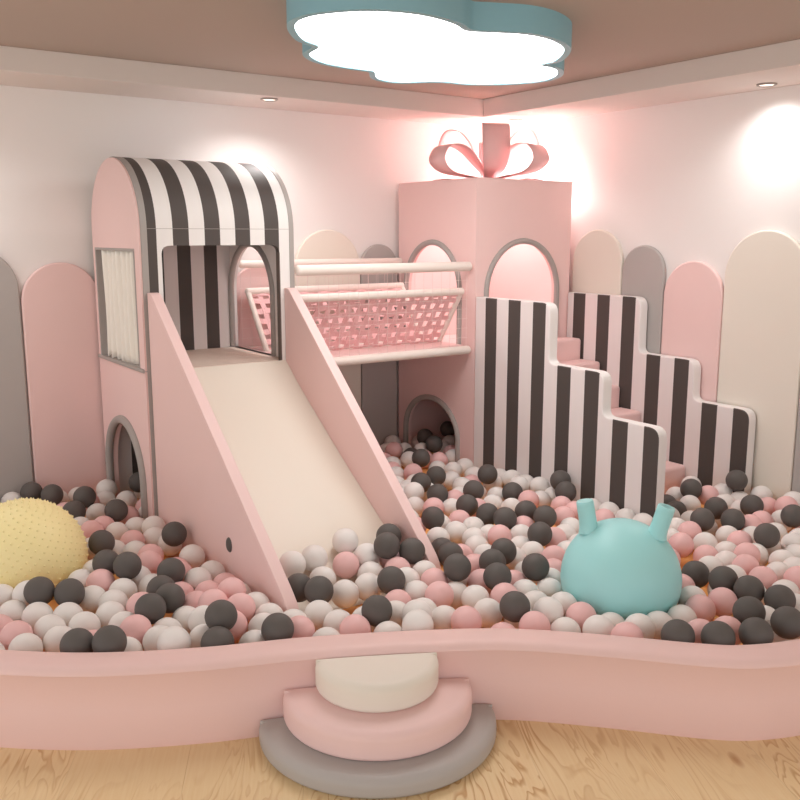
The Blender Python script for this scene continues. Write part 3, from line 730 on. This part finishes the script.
# ------------------------------------------------------------------ pit balls
BALLS = [
(1188,5738,324,2),(1278,5604,325,2),(1413,5379,344,2),(1301,5202,317,2),(1818,5588,324,2),(1505,5065,324,2),(1266,4548,325,2),(1628,4466,325,2),
(1195,4233,326,2),(1253,4092,345,2),(1312,3800,307,2),(1189,3594,320,2),(1302,3666,316,2),(938,3349,329,2),(838,3437,310,2),(1414,3945,326,2),
(840,4054,325,2),(952,3980,315,2),(1370,3260,362,2),(1308,3159,299,2),(1852,3486,297,2),(1885,3355,319,2),(1536,3080,328,2),(2382,3542,377,2),
(2500,3700,358,2),(2500,3491,339,2),(2715,3792,264,2),(2227,3275,316,2),(1972,3010,325,2),(4130,5594,325,2),(4043,5359,325,2),(4463,5725,325,2),
(3701,5060,325,2),(3312,4528,325,2),(3498,4611,324,2),(3250,4268,320,2),(3485,4203,321,2),(3263,3994,316,2),(3273,3816,305,2),(3268,3658,322,2),
(2933,3893,325,2),(2715,3452,285,2),(2758,3173,322,2),(2529,3162,350,2),(3772,4406,339,2),(3699,4076,303,2),(3474,3708,313,2),(3470,3546,325,2),
(3239,3345,325,2),(2902,3255,325,2),(3975,3933,370,2),(3910,3821,334,2),(2872,2989,331,2),(2649,3010,325,2),(2483,2704,326,2),(4205,3474,286,2),
(4625,3433,326,2),(4413,3095,325,2),(4170,3008,323,2),(4875,3282,378,2),(4633,3006,323,2),(4209,2630,328,2),(4320,2915,316,2),(4646,2750,325,2),
(3520,2558,287,2),(3482,2377,325,2),(3483,2243,322,2),(3265,2095,325,2),(3100,1951,324,2),(2845,2132,314,2),(2959,2026,317,2),(3525,2116,310,2),
(3279,1926,336,2),(1462,5483,274,1),(1314,4905,274,1),(1593,5134,250,1),(1408,5000,258,1),(1466,4670,253,1),(1461,4370,262,1),(1410,4246,272,1),
(1132,4126,274,1),(1093,3509,277,1),(1197,3739,274,1),(1490,4038,263,1),(680,3777,257,1),(1638,3831,237,1),(1518,3756,249,1),(1418,3845,237,1),
(1569,3602,303,1),(1423,3662,252,1),(1452,3537,297,1),(1445,3328,274,1),(1531,3428,296,1),(1653,3116,273,1),(2190,3621,292,1),(2452,3602,280,1),
(2388,3457,273,1),(2188,3166,247,1),(1849,2990,275,1),(3787,5530,275,1),(3521,4907,275,1),(3887,5089,270,1),(3145,4168,274,1),(3372,4250,266,1),
(3378,4038,262,1),(3160,3934,254,1),(2828,3508,237,1),(2747,3293,263,1),(2446,3234,272,1),(2356,3074,279,1),(2269,2771,287,1),(2650,3126,257,1),
(3714,3944,280,1),(3128,3543,276,1),(3360,3357,269,1),(3382,3627,258,1),(3811,3755,272,1),(3661,3589,275,1),(3791,3622,275,1),(2784,3048,247,1),
(2482,2578,280,1),(3168,3162,260,1),(3073,3069,237,1),(2597,2897,274,1),(3822,3421,275,1),(4741,3388,274,1),(4046,2996,272,1),(3837,2890,275,1),
(4854,3041,262,1),(4442,2885,268,1),(4152,2750,265,1),(4576,2900,262,1),(4843,2913,302,1),(3985,2593,276,1),(3371,2298,272,1),(3136,2105,265,1),
(3239,2318,262,1),(3391,2539,255,1),(3828,2493,275,1),(3007,2143,271,1),(3763,2355,270,1),(3891,2251,275,1),(2721,2541,276,1),(2714,2280,282,1),
(1081,5793,264,0),(1341,5734,250,0),(1460,5296,249,0),(1300,5086,249,0),(1250,4701,244,0),(1628,5657,291,0),(1690,5461,250,0),(1581,5539,248,0),
(1729,5160,237,0),(1638,4820,263,0),(1574,4936,237,0),(1442,4870,249,0),(1597,4695,237,0),(1638,4567,237,0),(1348,4609,237,0),(1423,4498,250,0),
(1167,4340,250,0),(1877,5675,241,0),(1201,4013,249,0),(1320,4150,244,0),(1343,4018,238,0),(1060,4017,244,0),(1120,3898,250,0),(1070,3773,249,0),
(1085,3640,246,0),(1018,3406,237,0),(1148,3382,262,0),(1220,3492,237,0),(715,4262,249,0),(814,4175,273,0),(1072,4244,249,0),(724,4058,240,0),
(803,3949,249,0),(912,3870,249,0),(814,3778,250,0),(943,3728,249,0),(686,3642,251,0),(820,3643,249,0),(1638,4248,258,0),(1638,3993,249,0),
(1532,3910,263,0),(1638,3696,237,0),(1558,3257,258,0),(1334,3562,237,0),(1314,3314,249,0),(1365,3436,276,0),(1164,3255,301,0),(1916,3669,338,0),
(2049,3689,336,0),(2030,3577,263,0),(1638,3365,246,0),(1692,3242,248,0),(1826,3255,252,0),(1468,3159,242,0),(1718,3001,248,0),(1638,3499,252,0),
(2258,3737,368,0),(2324,3639,304,0),(2350,3328,268,0),(2180,3404,252,0),(2045,3394,252,0),(2274,3525,252,0),(2318,3199,250,0),(2129,2936,292,0),
(1847,3122,250,0),(1981,3114,237,0),(1956,2899,251,0),(2104,3061,250,0),(3952,5793,260,0),(3911,5572,246,0),(4170,5725,246,0),(4015,5477,250,0),
(4363,5568,250,0),(3767,5302,250,0),(3800,4992,237,0),(3844,4866,249,0),(3975,4898,250,0),(4081,5170,248,0),(3561,4705,250,0),(3400,4579,237,0),
(3634,4504,250,0),(3877,4674,250,0),(3276,4157,249,0),(3541,4083,248,0),(3027,3952,250,0),(3018,3791,250,0),(3152,3800,249,0),(3032,3648,249,0),
(2872,3765,250,0),(3164,3666,237,0),(2959,3534,250,0),(2910,3402,250,0),(2578,3240,252,0),(2479,3109,237,0),(2500,3385,252,0),(2234,3032,242,0),
(2054,2825,304,0),(2250,2898,249,0),(2490,2977,262,0),(2455,2848,250,0),(3859,4454,249,0),(3975,4522,257,0),(3975,4389,274,0),(3859,4190,295,0),
(3975,4255,272,0),(3975,4121,285,0),(3975,3992,249,0),(3842,3970,249,0),(3584,3955,249,0),(3674,4196,249,0),(3282,3538,250,0),(3602,3470,249,0),
(3486,3403,250,0),(3006,3292,247,0),(3140,3293,250,0),(2742,2920,250,0),(2969,2985,237,0),(2562,2767,237,0),(2692,2795,249,0),(2616,2636,292,0),
(2744,2674,272,0),(2872,2891,237,0),(3174,3423,237,0),(3975,3523,264,0),(3975,3657,253,0),(3973,3389,258,0),(3965,3255,266,0),(4875,3620,263,0),
(4875,3381,266,0),(4729,3256,252,0),(4536,3369,249,0),(4622,3542,248,0),(4507,3142,241,0),(4266,3048,238,0),(4093,3120,250,0),(4213,2868,249,0),
(3916,3024,249,0),(4013,2867,249,0),(4873,3248,248,0),(4966,3160,288,0),(4707,3124,250,0),(4729,2866,249,0),(4399,2587,250,0),(4110,2625,237,0),
(4297,2674,237,0),(4973,2949,301,0),(4342,2800,240,0),(3564,2437,237,0),(3105,2313,249,0),(3322,2423,250,0),(3723,2622,250,0),(3857,2622,248,0),
(2972,2329,248,0),(3697,2471,255,0),(3929,2379,249,0),(3744,2224,249,0),(3642,2109,244,0),(4063,2371,249,0),(3324,2006,237,0),(3409,2110,243,0),
(2689,2411,271,0),(2813,2452,237,0),(2840,2324,271,0),(2594,2509,249,0),(3628,3119,237,2),(3380,5695,237,2),(4138,2488,237,0),(728,5035,237,0),
(3356,2937,237,0),(4511,2769,237,0),(4399,3366,237,2),(2755,4331,237,1),(587,4061,237,1),(3051,5122,237,0),(2792,4799,237,0),(3002,5783,237,1),
(577,5331,237,2),(2997,4324,237,0),(2954,4157,237,0),(3953,2020,237,2),(3237,5503,237,0),(4643,2098,237,0),(3588,2952,237,2),(3608,5288,237,0),
(4498,2255,237,0),(4702,2453,237,0),(3621,5594,237,0),(3460,3266,237,0),(4184,5323,237,1),(2806,3641,237,2),(779,5708,237,1),(3212,5318,237,1),
(3370,3076,237,0),(2758,4195,237,2),(3503,4365,237,0),(3339,5405,237,0),(4361,2252,237,0),(4025,2238,237,0),(3645,4365,237,0),(3130,5586,237,0),
(1195,4990,237,2),(1017,5124,237,1),(3517,5153,237,1),(4922,2643,237,0),(3909,5298,237,1),(1141,5612,237,2),(4309,3185,237,0),(774,5240,237,2),
(3199,4607,237,0),(3339,5260,237,1),(3444,2833,237,0),(1191,5338,237,0),(3633,2317,237,0),(3319,4817,237,0),(3342,4956,237,1),(4220,1846,237,0),
(4274,2496,237,0),(4509,2499,237,1),(4465,2124,237,2),(4234,5503,237,0),(4124,2142,237,1),(2822,4594,237,0),(961,5458,237,0),(2936,5625,237,1),
(4939,2816,237,0),(3768,3114,237,1),(663,5155,237,1),(3501,5482,237,1),(2901,4025,237,1),(3738,2981,237,1),(2831,4448,237,2),(3879,5430,237,2),
(3123,5430,237,1),(2795,3908,237,1),(1060,4959,237,1),(3760,4556,237,1),(3196,4750,237,0),(4325,2118,237,0),(3700,3234,237,0),(3321,5126,237,1),
(897,5305,237,1),(3893,1839,237,1),(4254,2362,237,0),(4914,2182,237,0),(1758,5293,237,1),(511,4918,237,0),(534,4786,237,1),(4271,3316,237,0),
(3682,2851,237,1),(946,5786,237,2),(3592,3321,237,0),(1836,5437,237,0),(3818,5674,237,0),(4462,3488,237,2),(2768,4052,237,1),(4015,2732,237,0),
(4428,2384,237,1),(3177,5057,237,2),(3566,2778,237,1),(3518,5685,237,2),(1122,5219,237,0),(2973,5346,237,2),(795,5573,237,1),(3135,4348,237,0),
(2841,5519,237,0),(3327,3222,237,0),(3056,4966,237,1),(594,4196,237,0),(760,5378,237,1),(3701,4703,237,0),(3781,2084,237,1),(3381,5547,237,1),
(4211,2032,237,1),(883,5153,237,0),(639,3935,237,1),(3248,5656,237,2),(3144,5744,237,0),(2873,4266,237,1),(4084,1977,237,1),(1175,5481,237,1),
(544,5091,237,0),(4800,2579,237,1),(660,5641,237,0),(3620,1921,237,1),(2776,5219,237,0),(1522,4171,237,1),(1200,4833,237,1),(512,4384,237,0),
(2976,4848,237,2),(4226,2230,237,0),(3226,3039,237,1),(931,5019,237,1),(4358,3574,237,0),(2717,4686,237,2),(3462,5332,237,0),(3829,3286,237,2),
(4610,2338,237,0),(2940,5214,237,0),(535,3848,237,0),(4778,2166,237,0),(4742,2301,237,0),(4815,2761,237,1),(462,4258,237,2),(3461,5028,237,0),
(1476,5767,237,0),(4837,2443,237,0),(480,3974,237,0),(3649,5726,237,0),(3623,5424,237,1),(2768,5697,237,0),(338,3971,237,1),(2950,3128,237,0),
(2933,5056,237,0),(1049,5332,237,0),(3312,4683,242,0),(4763,2027,237,0),(467,4122,237,0),(606,5467,237,0),(2972,5488,237,0),(3876,2758,237,1),
(2730,5436,237,0),(3457,2687,237,0),(3074,4686,237,1),(4387,1941,237,0),(4520,1999,237,0),(3081,5257,237,0),(3505,1842,237,0),(4540,2634,237,0),
(399,3845,237,0),(4923,2329,237,0),(1006,5626,237,1),(379,4415,237,1),(467,4517,237,1),(3791,1948,237,1),(4966,2515,237,1),(2838,5350,237,0),
(3752,1814,237,0),(554,3696,237,0),(3092,4516,237,0),(325,4127,237,0),(2758,5086,237,0),(3466,1985,237,0),(3453,4786,237,0),(655,4901,237,0),
(927,3550,237,1),(2973,4590,237,2),(2906,4719,237,2),(2871,4932,237,0),(2868,5791,237,1),(500,5221,237,0),(4896,2049,237,0),(3275,5792,237,2),
(452,4672,237,0),(660,5776,237,0),(2967,4455,241,0),(520,5638,237,1),(4059,1838,237,1),(3504,3057,237,0),(4646,1947,237,0),(518,5779,237,0),
(422,5022,237,0),(325,4287,237,0),(2733,4946,237,0),(1314,5472,237,1),(2362,2640,237,1),(4494,1859,237,1),(3094,4818,294,0),(4650,2224,298,0),
(349,4587,248,1),(3183,5182,285,0),(1169,5109,298,0),(895,5674,297,0),(3200,4450,297,0),(476,5430,237,0),
]
R = .0667
proto = {}
for c, (nm, m, k) in enumerate((('white_ball', 'ballw', 'white'), ('pink_ball', 'ballp', 'pink'), ('dark_ball', 'ballk', 'dark grey'))):
    bm = bmesh.new(); bmesh.ops.create_uvsphere(bm, u_segments=32, v_segments=20, radius=R)
    me = bpy.data.meshes.new(nm); bm.to_mesh(me); bm.free(); me.materials.append(M[m])
    me.polygons.foreach_set('use_smooth', [True] * len(me.polygons)); proto[c] = (nm, me, k)
# marks one can point at, in room coordinates
MARKS = [
 ('the yellow nubbed ball', YELC), ('the teal hopper ball', TEALC),
 ("the striped tower's crawl hole", (1.69, 5.40, .25)), ("the gift box's crawl hole", (4.05, 5.40, .3)),
 ("the toe of the slide's ball-pierced wall", (1.72, 3.33, .25)), ("the toe of the slide's stair-side wall", (2.58, 3.33, .25)),
 ("the bottom of the slide bed", (2.16, 3.36, .25)), ("the dark ball in the slide side", (1.72, BULGEY, BULGEZ)),
 ('the gift box and striped panel corner', (4.05, 4.9, .25)), ("the near striped panel's front end", (4.05, 3.24, .28)),
 ("the near striped panel's mid foot", (4.05, 4.0, .25)), ('the lowest pink stair', (4.55, 3.70, .3)),
 ("the far striped panel's front end", (4.98, 3.28, .3)), ("the widest cream board's foot", (5.04, 3.1, .25)),
 ("the back grey board's foot", (1.0, 5.86, .25)), ("the back pink board's foot", (1.5, 5.86, .25)),
 ("the tower's corner beside the slide", (1.70, 4.97, .25)), ('the cream half-moon step', (1.88, 2.86, .3)),
 ('the rim corner below the yellow ball', (.62, 3.55, .3)), ("the rim's dip beside the teal ball", (2.97, 1.96, .3)),
 ("the picture-edge grey board's foot", (5.04, 2.8, .25)), ("the teal horn nearer the slide", (2.96, 2.72, .6)),
 ("the teal horn nearer the stairs", (3.23, 2.53, .6)), ('the rim between steps and teal ball', (2.36, 2.55, .3)),
 ('the rim between steps and yellow ball', (1.22, 3.12, .3)),
 ('the midpoint between slide and stairs', (3.35, 3.9, .25)), ('the midpoint between yellow ball and slide', (1.3, 4.1, .25)),
 ('the rim where it meets the wall', (4.9, 1.85, .25)), ('the rim beyond its dip', (4.0, 1.9, .25)),
 ('the spot below the net bridge', (3.2, 5.4, .25)), ('the spot behind the slide, before the bridge', (2.9, 4.65, .25)),
 ('the midpoint between teal ball and slide', (3.2, 3.27, .25)),
 ('the midpoint between teal ball and wall', (4.1, 2.5, .25)), 
]
ORD = 'nearest,second nearest,third nearest,fourth nearest,fifth nearest,sixth nearest,seventh nearest,eighth nearest,ninth nearest,tenth nearest,eleventh nearest,twelfth nearest,thirteenth nearest,fourteenth nearest,fifteenth nearest,sixteenth nearest,seventeenth nearest,eighteenth nearest,nineteenth nearest,twentieth nearest'.split(',')
ranks = {}
for c in range(3):
    idx = [i for i, b in enumerate(BALLS) if b[3] == c]
    for mi, (mn, mp) in enumerate(MARKS):
        o = sorted(idx, key=lambda i: (Vector(BALLS[i][:3]) / 1000 - Vector(mp)).length)
        for k, i in enumerate(o[:20]):
            if i not in ranks or k < ranks[i][0]: ranks[i] = (k, mi)
for i, (x, y, z, c) in enumerate(BALLS):
    nm, me, k = proto[c]
    o = bpy.data.objects.new(nm, me); COL.objects.link(o); o.location = (x / 1000, y / 1000, z / 1000)
    if i in ranks: lab = '%s pit ball, %s to %s' % (k, ORD[ranks[i][0]], MARKS[ranks[i][1]][0])
    else: lab = '%s pit ball lying in the open pit away from walls and toys' % k
    tag(o, lab, 'ball', '%s balls in the ball pit' % k)

# ------------------------------------------------------------------ light, camera
def area(x, y, sx, sy, e, col=(1, .96, .92)):
    L = bpy.data.lights.new('front_fill_light', 'AREA'); L.shape = 'RECTANGLE'; L.size = sx; L.size_y = sy; L.energy = e; L.color = col
    o = bpy.data.objects.new('front_fill_light', L); COL.objects.link(o); o.location = (x, y, ZC - .02)
if AREAP: area(.4, .6, 1.2, 1.2, AREAP)                       # added front fill light behind the viewer, left off
w = bpy.data.worlds.new('ambient_fill'); SC.world = w; w.use_nodes = True  # uniform ambient fill, added through the walls omitted behind the viewer
w.node_tree.nodes['Background'].inputs[0].default_value = WCOL; w.node_tree.nodes['Background'].inputs[1].default_value = WSTR
cam = bpy.data.cameras.new('camera'); co = bpy.data.objects.new('camera', cam); COL.objects.link(co)
cam.sensor_width = 36; cam.lens = 895 / 800 * 36; cam.clip_start = .05; cam.clip_end = 50
co.location = (0, 0, 1.9); co.rotation_euler = Euler((math.radians(90 - 10.4), 0, math.radians(-34.8)), 'XYZ')
SC.camera = co
SC.view_settings.view_transform = 'Standard'; SC.view_settings.look = 'None'; SC.view_settings.gamma = 1.0
SC.view_settings.use_curve_mapping = False; SC.view_settings.exposure = EXPO
SC.cycles.use_denoising = True; SC.cycles.max_bounces = 10; SC.cycles.diffuse_bounces = 8
SC.cycles.sample_clamp_indirect = 8
